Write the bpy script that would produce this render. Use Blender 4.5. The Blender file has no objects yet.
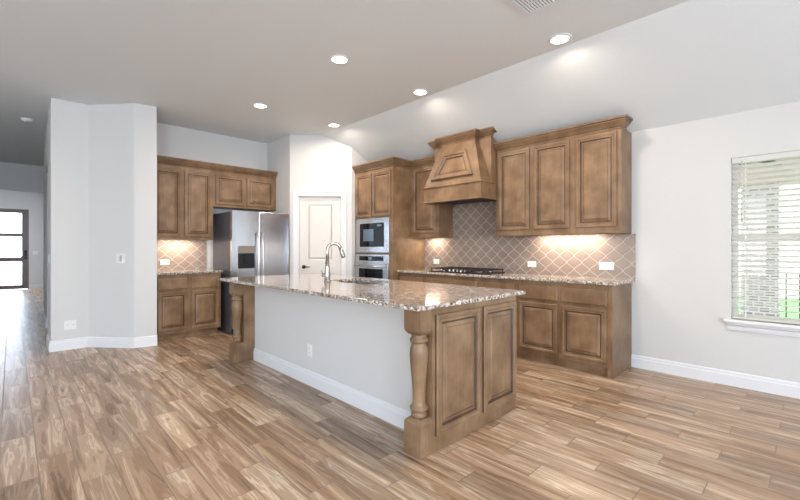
import bpy, bmesh, math
from mathutils import Vector, Matrix

scn = bpy.context.scene
COL = scn.collection

# ------------------------------------------------------------------ camera
YAW = math.radians(45.86)
cam_data = bpy.data.cameras.new('camera')
cam = bpy.data.objects.new('camera', cam_data)
COL.objects.link(cam)
cam.location = (0, 0, 1.268)
cam.rotation_euler = (math.radians(90), 0, YAW)
cam_data.sensor_width = 36.0
cam_data.lens = 18.0
cam_data.shift_y = -0.0025
cam_data.clip_start = 0.05
cam_data.clip_end = 300
scn.camera = cam

# ------------------------------------------------------------------ view
scn.view_settings.view_transform = 'Standard'
scn.view_settings.look = 'None'
scn.view_settings.gamma = 1.0
scn.view_settings.use_curve_mapping = False
scn.view_settings.exposure = -0.42

# ------------------------------------------------------------------ world
w = bpy.data.worlds.new('sky')
scn.world = w
w.use_nodes = True
wn = w.node_tree
wn.nodes.clear()
bg = wn.nodes.new('ShaderNodeBackground')
wo = wn.nodes.new('ShaderNodeOutputWorld')
sky = wn.nodes.new('ShaderNodeTexSky')
sky.sky_type = 'NISHITA'
sky.sun_disc = False
sky.sun_elevation = math.radians(48)
sky.sun_rotation = math.radians(200)
mixw = wn.nodes.new('ShaderNodeMix'); mixw.data_type = 'RGBA'
mixw.inputs[0].default_value = 0.75
wn.links.new(sky.outputs[0], mixw.inputs[6])
mixw.inputs[7].default_value = (7.0, 7.4, 8.0, 1)
wn.links.new(mixw.outputs[2], bg.inputs[0])
bg.inputs[1].default_value = 1.0
wn.links.new(bg.outputs[0], wo.inputs[0])


def area(name, loc, rot, sx, sy, energy, color, shape='RECTANGLE', spread=None):
    d = bpy.data.lights.new(name, 'AREA')
    d.shape = shape
    d.size = sx
    d.size_y = sy
    d.energy = energy
    d.color = color
    if spread:
        d.spread = math.radians(spread)
    o = bpy.data.objects.new(name, d)
    COL.objects.link(o)
    o.location = loc
    o.rotation_euler = rot
    return o


# the great room behind the camera has tall windows: daylight comes through them
DAY = (0.77, 0.88, 1.0)
BACK_Y, RIGHT_X = -4.8, 3.6
BACK_WIN = [(-5.3, -3.5), (-2.6, -0.8), (0.2, 2.0)]        # x ranges on the rear wall
SIDE_WIN = [(-3.9, -2.1), (-1.2, 0.6), (1.5, 3.3)]         # y ranges on the right wall
WIN_Z = (0.45, 2.75)
for a, b in BACK_WIN:
    area('daylight', ((a + b) / 2, BACK_Y - 0.10, 1.6), (math.radians(90), 0, math.radians(0)), b - a, 2.3, 62, DAY)
for o in [o for o in COL.objects if o.name.startswith('daylight')]:
    o.rotation_euler = (math.radians(98), 0, math.radians(180))
for a, b in SIDE_WIN:
    area('daylight_side', (RIGHT_X + 0.10, (a + b) / 2, 1.6), (math.radians(98), 0, math.radians(90)), b - a, 2.3, 265 if a < 0 else 10, DAY)
area('daylight_foyer', (-17.1, -0.12, 1.3), (math.radians(90), 0, math.radians(-90)), 1.4, 2.4, 160, DAY)
WARM = (1.0, 0.84, 0.68)
DOWN_W = 23.0
UNDER_W = 9.0


# ================================================================== materials
def new_mat(name):
    m = bpy.data.materials.new(name)
    m.use_nodes = True
    nt = m.node_tree
    b = nt.nodes['Principled BSDF']
    return m, nt, b


def srgb(r, g, b):
    f = lambda c: ((c / 255.0) / 12.92) if c / 255.0 <= 0.04045 else (((c / 255.0) + 0.055) / 1.055) ** 2.4
    return (f(r), f(g), f(b), 1.0)


def N(nt, t, **kw):
    n = nt.nodes.new(t)
    for k, v in kw.items():
        setattr(n, k, v)
    return n


def math_n(nt, op, a, b=None, c=None):
    n = nt.nodes.new('ShaderNodeMath')
    n.operation = op
    for i, v in enumerate((a, b, c)):
        if v is None:
            continue
        if isinstance(v, (int, float)):
            n.inputs[i].default_value = v
        else:
            nt.links.new(v, n.inputs[i])
    return n.outputs[0]


def mix_c(nt, f, a, b, blend='MIX'):
    n = nt.nodes.new('ShaderNodeMix')
    n.data_type = 'RGBA'
    n.blend_type = blend
    for i, v in ((0, f), (6, a), (7, b)):
        if isinstance(v, (int, float)):
            n.inputs[i].default_value = v
        elif isinstance(v, tuple):
            n.inputs[i].default_value = v
        else:
            nt.links.new(v, n.inputs[i])
    return n.outputs[2]


def ramp(nt, fac, stops):
    r = nt.nodes.new('ShaderNodeValToRGB')
    e = r.color_ramp.elements
    e[0].position, e[0].color = stops[0]
    e[1].position, e[1].color = stops[-1]
    for p, c in stops[1:-1]:
        x = e.new(p)
        x.color = c
    nt.links.new(fac, r.inputs[0])
    return r.outputs[0]


def bump(nt, b, h, strength, dist=0.01):
    n = nt.nodes.new('ShaderNodeBump')
    n.inputs['Strength'].default_value = strength
    n.inputs['Distance'].default_value = dist
    nt.links.new(h, n.inputs['Height'])
    nt.links.new(n.outputs[0], b.inputs['Normal'])


def simple(name, col, rough=0.5, metal=0.0, noise=0.0, nscale=20, bstr=0.0):
    m, nt, b = new_mat(name)
    b.inputs['Base Color'].default_value = col
    b.inputs['Roughness'].default_value = rough
    b.inputs['Metallic'].default_value = metal
    if noise or bstr:
        tc = N(nt, 'ShaderNodeTexCoord')
        nz = N(nt, 'ShaderNodeTexNoise')
        nz.inputs['Scale'].default_value = nscale
        nz.inputs['Detail'].default_value = 4
        nt.links.new(tc.outputs['Object'], nz.inputs['Vector'])
        if noise:
            c = mix_c(nt, nz.outputs[0], tuple(x * (1 - noise) for x in col[:3]) + (1,),
                      tuple(min(1, x * (1 + noise)) for x in col[:3]) + (1,))
            nt.links.new(c, b.inputs['Base Color'])
        if bstr:
            bump(nt, b, nz.outputs[0], bstr, 0.004)
    return m


M = {}
M['wall'] = simple('wall_paint', srgb(204, 204, 203), 0.7, 0, 0.0, 90, 0.25)
M['trim'] = simple('trim_paint', srgb(220, 221, 224), 0.4, 0, 0.01, 5)
M['ceiling'] = simple('ceiling_paint', srgb(222, 226, 228), 0.85, 0, 0.0, 70, 0.5)
M['door_paint'] = simple('door_paint', srgb(212, 208, 204), 0.42, 0, 0.01, 5)
M['plate'] = simple('switch_plate_plastic', srgb(224, 224, 224), 0.35, 0, 0.01, 8)
M['plate_dark'] = simple('socket_slots', srgb(120, 120, 122), 0.5, 0, 0.01, 8)
M['black'] = simple('black_enamel', srgb(22, 22, 24), 0.25, 0, 0.05, 12)
M['iron'] = simple('cast_iron', srgb(30, 30, 31), 0.55, 0, 0.1, 60, 0.2)
M['black_glass'] = simple('black_glass', srgb(14, 16, 19), 0.04, 0, 0.02, 3)
M['display'] = simple('display_glass', srgb(95, 112, 130), 0.12, 0, 0.03, 6)
M['bronze'] = simple('dark_bronze', srgb(58, 48, 42), 0.35, 0.8, 0.05, 30)
M['dark_side'] = simple('fridge_side_paint', srgb(92, 92, 98), 0.38, 0.3, 0.04, 60)
M['panel_grey'] = simple('dispenser_grey', srgb(140, 132, 126), 0.35, 0.3, 0.03, 10)
M['shadow_gap'] = simple('toe_kick_paint', srgb(70, 56, 46), 0.6, 0, 0.05, 10)
M['front_door'] = simple('front_door_paint', srgb(112, 102, 102), 0.45, 0, 0.05, 6)
M['stone_cap'] = simple('render_cream', srgb(224, 216, 200), 0.8, 0, 0.04, 3)
M['vent_dark'] = simple('duct_dark', srgb(60, 62, 64), 0.7, 0, 0.05, 6)
M['vinyl'] = simple('window_vinyl', srgb(200, 198, 188), 0.45, 0, 0.02, 6)
M['slat'] = simple('blind_slat', srgb(238, 238, 234), 0.45, 0, 0.01, 6)
def slat_mat():
    m, nt, b = new_mat('blind_slat')
    b.inputs['Base Color'].default_value = srgb(248, 248, 246)
    b.inputs['Roughness'].default_value = 0.5
    tl = nt.nodes.new('ShaderNodeBsdfTranslucent')
    tl.inputs[0].default_value = srgb(250, 250, 248)
    mx = nt.nodes.new('ShaderNodeMixShader')
    mx.inputs[0].default_value = 0.5
    nt.links.new(b.outputs[0], mx.inputs[1])
    nt.links.new(tl.outputs[0], mx.inputs[2])
    nt.links.new(mx.outputs[0], nt.nodes['Material Output'].inputs[0])
    return m


M['slat'] = slat_mat()
M['lawn'] = simple('lawn', srgb(112, 150, 98), 0.9, 0, 0.25, 9)
M['concrete'] = simple('patio_concrete', srgb(196, 192, 186), 0.85, 0, 0.06, 5)


M['black_glass'].node_tree.nodes['Principled BSDF'].inputs['Specular IOR Level'].default_value = 0.25


def steel(name, base, rough, axis=2, streak=220.0):
    m, nt, b = new_mat(name)
    tc = N(nt, 'ShaderNodeTexCoord')
    mp = N(nt, 'ShaderNodeMapping')
    sc = [streak, streak, streak]
    sc[axis] = 2.0
    mp.inputs['Scale'].default_value = sc
    nt.links.new(tc.outputs['Object'], mp.inputs[0])
    nz = N(nt, 'ShaderNodeTexNoise')
    nz.inputs['Scale'].default_value = 1.0
    nz.inputs['Detail'].default_value = 2
    nt.links.new(mp.outputs[0], nz.inputs['Vector'])
    nt.links.new(math_n(nt, 'MULTIPLY_ADD', nz.outputs[0], 0.12, rough - 0.06), b.inputs['Roughness'])
    b.inputs['Base Color'].default_value = base
    b.inputs['Metallic'].default_value = 1.0
    return m


M['steel'] = steel('brushed_stainless', srgb(186, 186, 188), 0.24, 1)
M['fridge'] = steel('polished_stainless', srgb(208, 214, 224), 0.20, 1)
M['chrome'] = steel('brushed_nickel', srgb(176, 172, 166), 0.26, 2)


def wood(name, c1, c2, c3, rough=0.42):
    m, nt, b = new_mat(name)
    tc = N(nt, 'ShaderNodeTexCoord')
    mp = N(nt, 'ShaderNodeMapping')
    mp.inputs['Scale'].default_value = (26, 26, 2.2)
    nt.links.new(tc.outputs['Object'], mp.inputs[0])
    n1 = N(nt, 'ShaderNodeTexNoise')
    n1.inputs['Scale'].default_value = 1.6
    n1.inputs['Detail'].default_value = 6
    n1.inputs['Roughness'].default_value = 0.65
    n1.inputs['Distortion'].default_value = 0.6
    nt.links.new(mp.outputs[0], n1.inputs['Vector'])
    n2 = N(nt, 'ShaderNodeTexNoise')
    n2.inputs['Scale'].default_value = 5.0
    n2.inputs['Detail'].default_value = 5
    nt.links.new(tc.outputs['Object'], n2.inputs['Vector'])
    f = math_n(nt, 'MULTIPLY_ADD', n2.outputs[0], 0.72, math_n(nt, 'MULTIPLY', n1.outputs[0], 0.28))
    c = ramp(nt, f, [(0.36, c1), (0.5, c2), (0.64, c3)])
    nt.links.new(c, b.inputs['Base Color'])
    b.inputs['Roughness'].default_value = rough
    bump(nt, b, n1.outputs[0], 0.08, 0.002)
    return m


M['wood'] = wood('stained_maple', srgb(108, 82, 59), srgb(126, 99, 73), srgb(144, 116, 89))
M['glaze_shade'] = wood('stained_maple_glaze_shade', srgb(66, 46, 32), srgb(78, 57, 42), srgb(92, 70, 52))  # glazed grooves; also painted on door edges and crown steps as shade


def granite():
    m, nt, b = new_mat('speckled_granite')
    tc = N(nt, 'ShaderNodeTexCoord')
    co = tc.outputs['Object']

    def noise(scale, detail, dist=0.0, off=0):
        mp = N(nt, 'ShaderNodeMapping')
        mp.inputs['Location'].default_value = (off, off * 1.7, off * .6)
        nt.links.new(co, mp.inputs[0])
        n = N(nt, 'ShaderNodeTexNoise')
        n.inputs['Scale'].default_value = scale
        n.inputs['Detail'].default_value = detail
        n.inputs['Distortion'].default_value = dist
        nt.links.new(mp.outputs[0], n.inputs['Vector'])
        return n.outputs[0]
    base = ramp(nt, noise(22, 4, 0.5), [(0.35, srgb(170, 158, 146)), (0.55, srgb(216, 208, 198)), (0.7, srgb(232, 228, 224))])
    tan = ramp(nt, noise(38, 4, 0.8, 3), [(0.50, (0, 0, 0, 1)), (0.58, (1, 1, 1, 1))])
    c = mix_c(nt, tan, base, srgb(146, 124, 106))
    gry = ramp(nt, noise(58, 3, 0.3, 7), [(0.54, (0, 0, 0, 1)), (0.60, (1, 1, 1, 1))])
    c = mix_c(nt, gry, c, srgb(126, 118, 114))
    drk = ramp(nt, noise(72, 4, 0.4, 11), [(0.56, (0, 0, 0, 1)), (0.61, (1, 1, 1, 1))])
    c = mix_c(nt, drk, c, srgb(48, 40, 38))
    nt.links.new(c, b.inputs['Base Color'])
    b.inputs['Roughness'].default_value = 0.10
    b.inputs['Coat Weight'].default_value = 0.3
    b.inputs['Coat Roughness'].default_value = 0.05
    return m


M['granite'] = granite()


def floor_mat():
    m, nt, b = new_mat('wood_look_plank_tile')
    tc = N(nt, 'ShaderNodeTexCoord')
    sp = N(nt, 'ShaderNodeSeparateXYZ')
    nt.links.new(tc.outputs['Object'], sp.inputs[0])
    W, L, SH = 0.1625, 0.706, 0.2353
    v = math_n(nt, 'DIVIDE', math_n(nt, 'SUBTRACT', sp.outputs[1], 0.109), W)
    row = math_n(nt, 'FLOOR', v)
    fv = math_n(nt, 'SUBTRACT', v, row)
    u = math_n(nt, 'DIVIDE', math_n(nt, 'ADD', sp.outputs[0], math_n(nt, 'MULTIPLY_ADD', row, SH, 3.925)), L)
    cell = math_n(nt, 'FLOOR', u)
    fu = math_n(nt, 'SUBTRACT', u, cell)
    ev = math_n(nt, 'MULTIPLY', math_n(nt, 'MINIMUM', fv, math_n(nt, 'SUBTRACT', 1.0, fv)), W)
    eu = math_n(nt, 'MULTIPLY', math_n(nt, 'MINIMUM', fu, math_n(nt, 'SUBTRACT', 1.0, fu)), L)
    e = math_n(nt, 'MINIMUM', ev, eu)
    gr = math_n(nt, 'SMOOTH_MIN', math_n(nt, 'DIVIDE', e, 0.0034), 1.0, 0.2)
    grout = math_n(nt, 'LESS_THAN', e, 0.0028)
    cmb = N(nt, 'ShaderNodeCombineXYZ')
    nt.links.new(cell, cmb.inputs[0])
    nt.links.new(row, cmb.inputs[1])
    wn_ = N(nt, 'ShaderNodeTexWhiteNoise')
    wn_.noise_dimensions = '3D'
    nt.links.new(cmb.outputs[0], wn_.inputs['Vector'])
    rnd = wn_.outputs['Value']
    # per plank grain offset
    off = math_n(nt, 'MULTIPLY', rnd, 37.0)
    c2 = N(nt, 'ShaderNodeCombineXYZ')
    nt.links.new(math_n(nt, 'MULTIPLY_ADD', sp.outputs[0], 1.25, off), c2.inputs[0])
    nt.links.new(math_n(nt, 'MULTIPLY_ADD', sp.outputs[1], 17.0, off), c2.inputs[1])
    nt.links.new(off, c2.inputs[2])
    g1 = N(nt, 'ShaderNodeTexNoise')
    g1.inputs['Scale'].default_value = 1.0
    g1.inputs['Detail'].default_value = 5
    g1.inputs['Roughness'].default_value = 0.55
    g1.inputs['Distortion'].default_value = 0.7
    nt.links.new(c2.outputs[0], g1.inputs['Vector'])
    # cathedral rings from the noise
    rings = math_n(nt, 'SINE', math_n(nt, 'MULTIPLY', g1.outputs[0], 62.0))
    rings = math_n(nt, 'MULTIPLY_ADD', rings, 0.5, 0.5)
    base = ramp(nt, g1.outputs[0], [(0.26, srgb(106, 84, 66)), (0.38, srgb(160, 136, 112)), (0.50, srgb(186, 163, 140)),
                                    (0.60, srgb(214, 199, 180)), (0.74, srgb(132, 108, 88))])
    dark = mix_c(nt, 1.0, base, srgb(206, 186, 166), 'MULTIPLY')
    c = mix_c(nt, math_n(nt, 'MULTIPLY', rings, 0.55), base, dark)
    # plank tone
    tone = ramp(nt, rnd, [(0.0, srgb(196, 188, 182)), (0.3, srgb(248, 244, 240)), (0.5, srgb(222, 208, 194)), (0.75, srgb(255, 252, 248)), (1.0, srgb(212, 198, 186))])
    c = mix_c(nt, 1.0, c, tone, 'MULTIPLY')
    # knots
    vo = N(nt, 'ShaderNodeTexVoronoi')
    vo.inputs['Scale'].default_value = 1.0
    c3 = N(nt, 'ShaderNodeCombineXYZ')
    nt.links.new(math_n(nt, 'MULTIPLY_ADD', sp.outputs[0], 2.2, off), c3.inputs[0])
    nt.links.new(math_n(nt, 'MULTIPLY_ADD', sp.outputs[1], 4.5, off), c3.inputs[1])
    nt.links.new(c3.outputs[0], vo.inputs['Vector'])
    kn = ramp(nt, vo.outputs['Distance'], [(0.03, (1, 1, 1, 1)), (0.10, (0, 0, 0, 1))])
    c = mix_c(nt, math_n(nt, 'MULTIPLY', kn, 0.6), c, srgb(104, 74, 52))
    c = mix_c(nt, grout, c, srgb(122, 106, 92))
    nt.links.new(c, b.inputs['Base Color'])
    b.inputs['Roughness'].default_value = 0.33
    b.inputs['Specular IOR Level'].default_value = 0.5
    bump(nt, b, gr, 0.5, 0.002)
    return m


M['floor'] = floor_mat()


def tile_mat(name, axis, x0, z0):
    """lantern (arabesque) wall tile: taupe with pale grout"""
    m, nt, b = new_mat(name)
    tc = N(nt, 'ShaderNodeTexCoord')
    sp = N(nt, 'ShaderNodeSeparateXYZ')
    nt.links.new(tc.outputs['Object'], sp.inputs[0])
    PX, PZ = 0.174, 0.158
    u = math_n(nt, 'MULTIPLY', math_n(nt, 'SUBTRACT', sp.outputs[axis], x0), 2 * math.pi / PX)
    v = math_n(nt, 'MULTIPLY', math_n(nt, 'SUBTRACT', sp.outputs[2], z0), 2 * math.pi / PZ)
    # diagonal families bent into ogees
    s = math_n(nt, 'ADD', u, v)
    d = math_n(nt, 'SUBTRACT', u, v)
    k = 0.19
    s2 = math_n(nt, 'MULTIPLY_ADD', math_n(nt, 'SINE', d), k, s)
    d2 = math_n(nt, 'MULTIPLY_ADD', math_n(nt, 'SINE', s), k, d)
    a1 = math_n(nt, 'ABSOLUTE', math_n(nt, 'SINE', math_n(nt, 'MULTIPLY', s2, 0.5)))
    a2 = math_n(nt, 'ABSOLUTE', math_n(nt, 'SINE', math_n(nt, 'MULTIPLY', d2, 0.5)))
    mn = math_n(nt, 'MINIMUM', a1, a2)
    grout = ramp(nt, mn, [(0.036, (1, 1, 1, 1)), (0.070, (0, 0, 0, 1))])
    nz = N(nt, 'ShaderNodeTexNoise')
    nz.inputs['Scale'].default_value = 9
    nt.links.new(tc.outputs['Object'], nz.inputs['Vector'])
    base = mix_c(nt, nz.outputs[0], srgb(132, 116, 107), srgb(152, 137, 127))
    c = mix_c(nt, grout, base, srgb(206, 192, 178))
    nt.links.new(c, b.inputs['Base Color'])
    nt.links.new(math_n(nt, 'MULTIPLY_ADD', grout, 0.5, 0.22), b.inputs['Roughness'])
    bump(nt, b, math_n(nt, 'MINIMUM', mn, 0.2), 0.35, 0.01)
    return m


M['tile_back'] = tile_mat('lantern_tile_back', 0, -1.515, 1.257)
M['tile_left'] = tile_mat('lantern_tile_left', 1, 1.9, 1.257)


def brick_mat():
    m, nt, b = new_mat('whitewashed_brick')
    tc = N(nt, 'ShaderNodeTexCoord')
    mp = N(nt, 'ShaderNodeMapping')
    mp.inputs['Rotation'].default_value = (math.radians(90), 0, 0)
    nt.links.new(tc.outputs['Object'], mp.inputs[0])
    br = N(nt, 'ShaderNodeTexBrick')
    br.inputs['Scale'].default_value = 1.0
    br.inputs['Brick Width'].default_value = 0.13
    br.inputs['Row Height'].default_value = 0.085
    br.inputs['Mortar Size'].default_value = 0.012
    br.inputs['Color1'].default_value = srgb(206, 200, 198)
    br.inputs['Color2'].default_value = srgb(150, 144, 146)
    br.inputs['Mortar'].default_value = srgb(240, 238, 234)
    nt.links.new(mp.outputs[0], br.inputs['Vector'])
    nt.links.new(br.outputs[0], b.inputs['Base Color'])
    b.inputs['Roughness'].default_value = 0.9
    return m


M['brick'] = brick_mat()


def glass_mat(name, tint=(1, 1, 1, 1), milky=0.0):
    m, nt, b = new_mat(name)
    out = nt.nodes['Material Output']
    tr = N(nt, 'ShaderNodeBsdfTransparent')
    tr.inputs[0].default_value = tint
    gl = N(nt, 'ShaderNodeBsdfGlossy')
    gl.inputs['Roughness'].default_value = 0.03
    mx = N(nt, 'ShaderNodeMixShader')
    mx.inputs[0].default_value = 0.06
    nt.links.new(tr.outputs[0], mx.inputs[1])
    nt.links.new(gl.outputs[0], mx.inputs[2])
    last = mx
    if milky:
        tl = N(nt, 'ShaderNodeBsdfTranslucent')
        tl.inputs[0].default_value = (0.9, 0.92, 0.95, 1)
        m2 = N(nt, 'ShaderNodeMixShader')
        m2.inputs[0].default_value = milky
        nt.links.new(mx.outputs[0], m2.inputs[1])
        nt.links.new(tl.outputs[0], m2.inputs[2])
        last = m2
    nt.links.new(last.outputs[0], out.inputs[0])
    return m


M['glass'] = glass_mat('clear_pane')
M['frost'] = glass_mat('frosted_pane', (0.95, 0.97, 1, 1), 0.75)


def emit(name, col, s):
    m, nt, b = new_mat(name)
    b.inputs['Base Color'].default_value = (0.9, 0.9, 0.9, 1)
    b.inputs['Emission Color'].default_value = col
    b.inputs['Emission Strength'].default_value = s
    return m


M['lamp'] = emit('lamp_lens', (1.0, 0.90, 0.74, 1), 9.0)
M['strip'] = emit('under_cabinet_diffuser', (1.0, 0.86, 0.66, 1), 6.0)


# ================================================================== mesh helpers
class MB:
    """collects geometry for ONE mesh object"""

    def __init__(self):
        self.bm = bmesh.new()

    def box(self, x0, x1, y0, y1, z0, z1, mi=0):
        vs = [self.bm.verts.new(p) for p in
              ((x0, y0, z0), (x1, y0, z0), (x1, y1, z0), (x0, y1, z0), (x0, y0, z1), (x1, y0, z1), (x1, y1, z1), (x0, y1, z1))]
        for f in ((0, 3, 2, 1), (4, 5, 6, 7), (0, 1, 5, 4), (1, 2, 6, 5), (2, 3, 7, 6), (3, 0, 4, 7)):
            fc = self.bm.faces.new([vs[i] for i in f])
            fc.material_index = mi
        return self

    def loft(self, rings, cap0=True, cap1=True, mis=None, smooth=False, closed=True):
        R = [[self.bm.verts.new(p) for p in r] for r in rings]
        n = len(R[0])
        for i in range(len(R) - 1):
            for j in range(n if closed else n - 1):
                k = (j + 1) % n
                try:
                    f = self.bm.faces.new((R[i][j], R[i][k], R[i + 1][k], R[i + 1][j]))
                    f.smooth = smooth
                    if mis:
                        f.material_index = mis[i]
                except ValueError:
                    pass
        if cap0:
            self.bm.faces.new(list(reversed(R[0])))
        if cap1:
            self.bm.faces.new(R[-1])
        return self

    def lathe(self, cx, cy, prof, seg=28, mi=0):
        rings = []
        for r, z in prof:
            rings.append([(cx + r * math.cos(2 * math.pi * i / seg), cy + r * math.sin(2 * math.pi * i / seg), z) for i in range(seg)])
        return self.loft(rings, smooth=True, mis=[mi] * (len(prof) - 1))

    def tube(self, pts, rad, seg=12):
        pts = [Vector(p) for p in pts]
        rads = rad if isinstance(rad, (list, tuple)) else [rad] * len(pts)
        rings = []
        prev = None
        for i, p in enumerate(pts):
            t = (pts[min(i + 1, len(pts) - 1)] - pts[max(i - 1, 0)]).normalized()
            if prev is None:
                a = Vector((0, 0, 1)) if abs(t.z) < .9 else Vector((1, 0, 0))
                n = t.cross(a).normalized()
            else:
                n = (prev - t * prev.dot(t)).normalized()
            prev = n
            b = t.cross(n)
            rings.append([tuple(p + (n * math.cos(2 * math.pi * k / seg) + b * math.sin(2 * math.pi * k / seg)) * rads[i]) for k in range(seg)])
        return self.loft(rings, smooth=True)

    def prism(self, poly, z0, z1):
        """poly: list of xy"""
        return self.loft([[(x, y, z0) for x, y in poly], [(x, y, z1) for x, y in poly]])

    def sweep_h(self, path, prof, pm=None):
        """profile (out, z) swept along an xy path; out is to the right of the travel direction"""
        P = [Vector((p[0], p[1])) for p in path]
        rings = []
        n = len(P)
        for i in range(n):
            d0 = (P[i] - P[i - 1]).normalized() if i > 0 else None
            d1 = (P[i + 1] - P[i]).normalized() if i < n - 1 else None
            if d0 is None:
                d0 = d1
            if d1 is None:
                d1 = d0
            n0 = Vector((d0.y, -d0.x))
            n1 = Vector((d1.y, -d1.x))
            m_ = (n0 + n1)
            m_ = m_ / (m_.length_squared) * 2 if m_.length > 1e-6 else n0
            rings.append([(P[i].x + m_.x * o, P[i].y + m_.y * o, z) for o, z in prof])
        self.loft(rings)
        if pm:
            self.bm.faces.ensure_lookup_table()
            nf = (n - 1) * len(prof)
            fs = list(self.bm.faces)[-(nf + 2):-2]
            for q, f in enumerate(fs):
                f.material_index = pm[q % len(prof)]
        return self

    def build(self, name, mats, parent=None, bevel=0.0, smooth_angle=None):
        bmesh.ops.recalc_face_normals(self.bm, faces=self.bm.faces)
        me = bpy.data.meshes.new(name)
        self.bm.to_mesh(me)
        self.bm.free()
        if not isinstance(mats, (list, tuple)):
            mats = [mats]
        for m in mats:
            me.materials.append(m)
        o = bpy.data.objects.new(name, me)
        COL.objects.link(o)
        if parent is not None:
            o.parent = parent
            o.location = -get_base(parent)
        if bevel:
            b = o.modifiers.new('bevel', 'BEVEL')
            b.width = bevel
            b.segments = 2
            b.limit_method = 'ANGLE'
            b.angle_limit = math.radians(40)
        return o


BASE = {}


def get_base(p):
    return BASE.get(p.name, Vector((0, 0, 0)))


def thing(name, label, cat, loc, group=None):
    """an Empty at the base of a thing; children meshes are authored in world coordinates"""
    o = bpy.data.objects.new(name, None)
    o.empty_display_size = 0.1
    COL.objects.link(o)
    o.location = loc
    BASE[o.name] = Vector(loc)
    o['label'] = label
    o['category'] = cat
    if group:
        o['group'] = group
    return o


def tag(o, label, cat, group=None, kind=None):
    o['label'] = label
    o['category'] = cat
    if group:
        o['group'] = group
    if kind:
        o['kind'] = kind
    return o


def struct(o):
    o['kind'] = 'structure'
    return o


def sub(parent, o):
    """children of parts: same world origin, so plain parenting keeps them in place"""
    o.parent = parent
    o.location = (0, 0, 0)
    return o


def copy_tree(o, parent=None):
    c = o.copy()
    COL.objects.link(c)
    if parent is not None:
        c.parent = parent
    for ch in list(o.children):
        copy_tree(ch, c)
    return c


def inset_poly(poly, d):
    n = len(poly)
    out = []
    for i in range(n):
        p0, p1, p2 = Vector(poly[i - 1]), Vector(poly[i]), Vector(poly[(i + 1) % n])
        a = (p1 - p0).normalized()
        b = (p2 - p1).normalized()
        na = Vector((-a.y, a.x))
        nb = Vector((-b.y, b.x))
        m_ = na + nb
        m_ = m_ * (2 / m_.length_squared)
        out.append(p1 + m_ * d)
    return out


RP = [(0, 0), (0, .012), (.006, .019), (.026, .019), (.032, .012), (.048, .014), (.054, .005), (.062, .005), (.084, .014), (.087, .0115), (.091, .0165), (.095, .017)]
GLAZE_SHADE = [1, 0, 0, 0, 0, 1, 1, 0, 1, 0, 0]  # glazed grooves; the first entry darkens the door side as its shadow gap


def panel_mesh(mb, poly2, frame, rings=RP, gl=GLAZE_SHADE, scale=1.0):
    """raised-panel door: poly2 counter-clockwise in the (u,v) plane of frame=(origin,u,v,n)"""
    o, u, v, n = [Vector(a) for a in frame]
    rr = []
    for ins, h in rings:
        pp = inset_poly(poly2, ins * scale) if ins else [Vector(p) for p in poly2]
        rr.append([tuple(o + u * p.x + v * p.y + n * h) for p in pp])
    mb.loft(rr, cap0=True, cap1=True, mis=gl)
    return mb


WD = [M['wood'], M['glaze_shade']]


def rect(a0, a1, b0, b1):
    return [(a0, b0), (a1, b0), (a1, b1), (a0, b1)]


# frames so that u x v = n (outward)
F_BACK = lambda y: ((0, y, 0), (1, 0, 0), (0, 0, 1), (0, -1, 0))     # faces -Y
F_POSX = lambda x: ((x, 0, 0), (0, 1, 0), (0, 0, 1), (1, 0, 0))      # faces +X
F_POSY = lambda y: ((0, y, 0), (-1, 0, 0), (0, 0, 1), (0, 1, 0))     # faces +Y  (u = -x)


def rp_door(parent, frame, a0, a1, b0, b1, name='door', scale=1.0):
    mb = MB()
    panel_mesh(mb, rect(a0, a1, b0, b1), frame, scale=scale)
    return mb.build(name, WD, parent)


DF = [(0, 0), (0, .013), (.006, .018), (.012, .019)]


def slab_front(parent, frame, a0, a1, b0, b1, name='drawer'):
    mb = MB()
    panel_mesh(mb, rect(a0, a1, b0, b1), frame, DF, [0, 0, 0])
    return mb.build(name, WD, parent)


# ================================================================== dimensions
H_C = 3.11            # flat ceiling
Y_W = 4.76            # cooktop wall
Y_CR = 3.62           # crease
H_W = 2.505           # ceiling height at the cooktop wall
X_F = -6.70           # fridge wall
X_HALL = -16.8
T = 0.12              # wall thickness


def z_ceil(y):
    return H_C if y <= Y_CR else H_C - (y - Y_CR) * (H_C - H_W) / (Y_W - Y_CR)


# ================================================================== structure
mb = MB().box(-17.0, RIGHT_X + T, BACK_Y - T, Y_W + T, -0.08, 0.0)
struct(mb.build('floor', M['floor']))
# ceiling: flat + slope
prof = [(BACK_Y - T, H_C), (Y_CR, H_C), (Y_W + T, z_ceil(Y_W + T)), (Y_W + T, H_C + 0.15), (BACK_Y - T, H_C + 0.15)]
mb = MB()
mb.loft([[(-17.0, y, z) for y, z in prof], [(RIGHT_X + T, y, z) for y, z in prof]])
struct(mb.build('ceiling', M['ceiling']))

# cooktop wall with window opening
WX0, WX1, WZ0, WZ1 = -0.521, 0.40, 0.615, 2.095
mb = MB()
mb.box(X_F - T, WX0, Y_W, Y_W + T, 0, H_W)
mb.box(WX1, RIGHT_X, Y_W, Y_W + T, 0, H_W)
mb.box(WX0, WX1, Y_W, Y_W + T, 0, WZ0)
mb.box(WX0, WX1, Y_W, Y_W + T, WZ1, H_W)
struct(mb.build('wall_back', M['wall']))
# fridge wall
struct(MB().box(X_F - T, X_F, 1.36, Y_W, 0, H_C - 0.0).build('wall_left', M['wall']))
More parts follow.
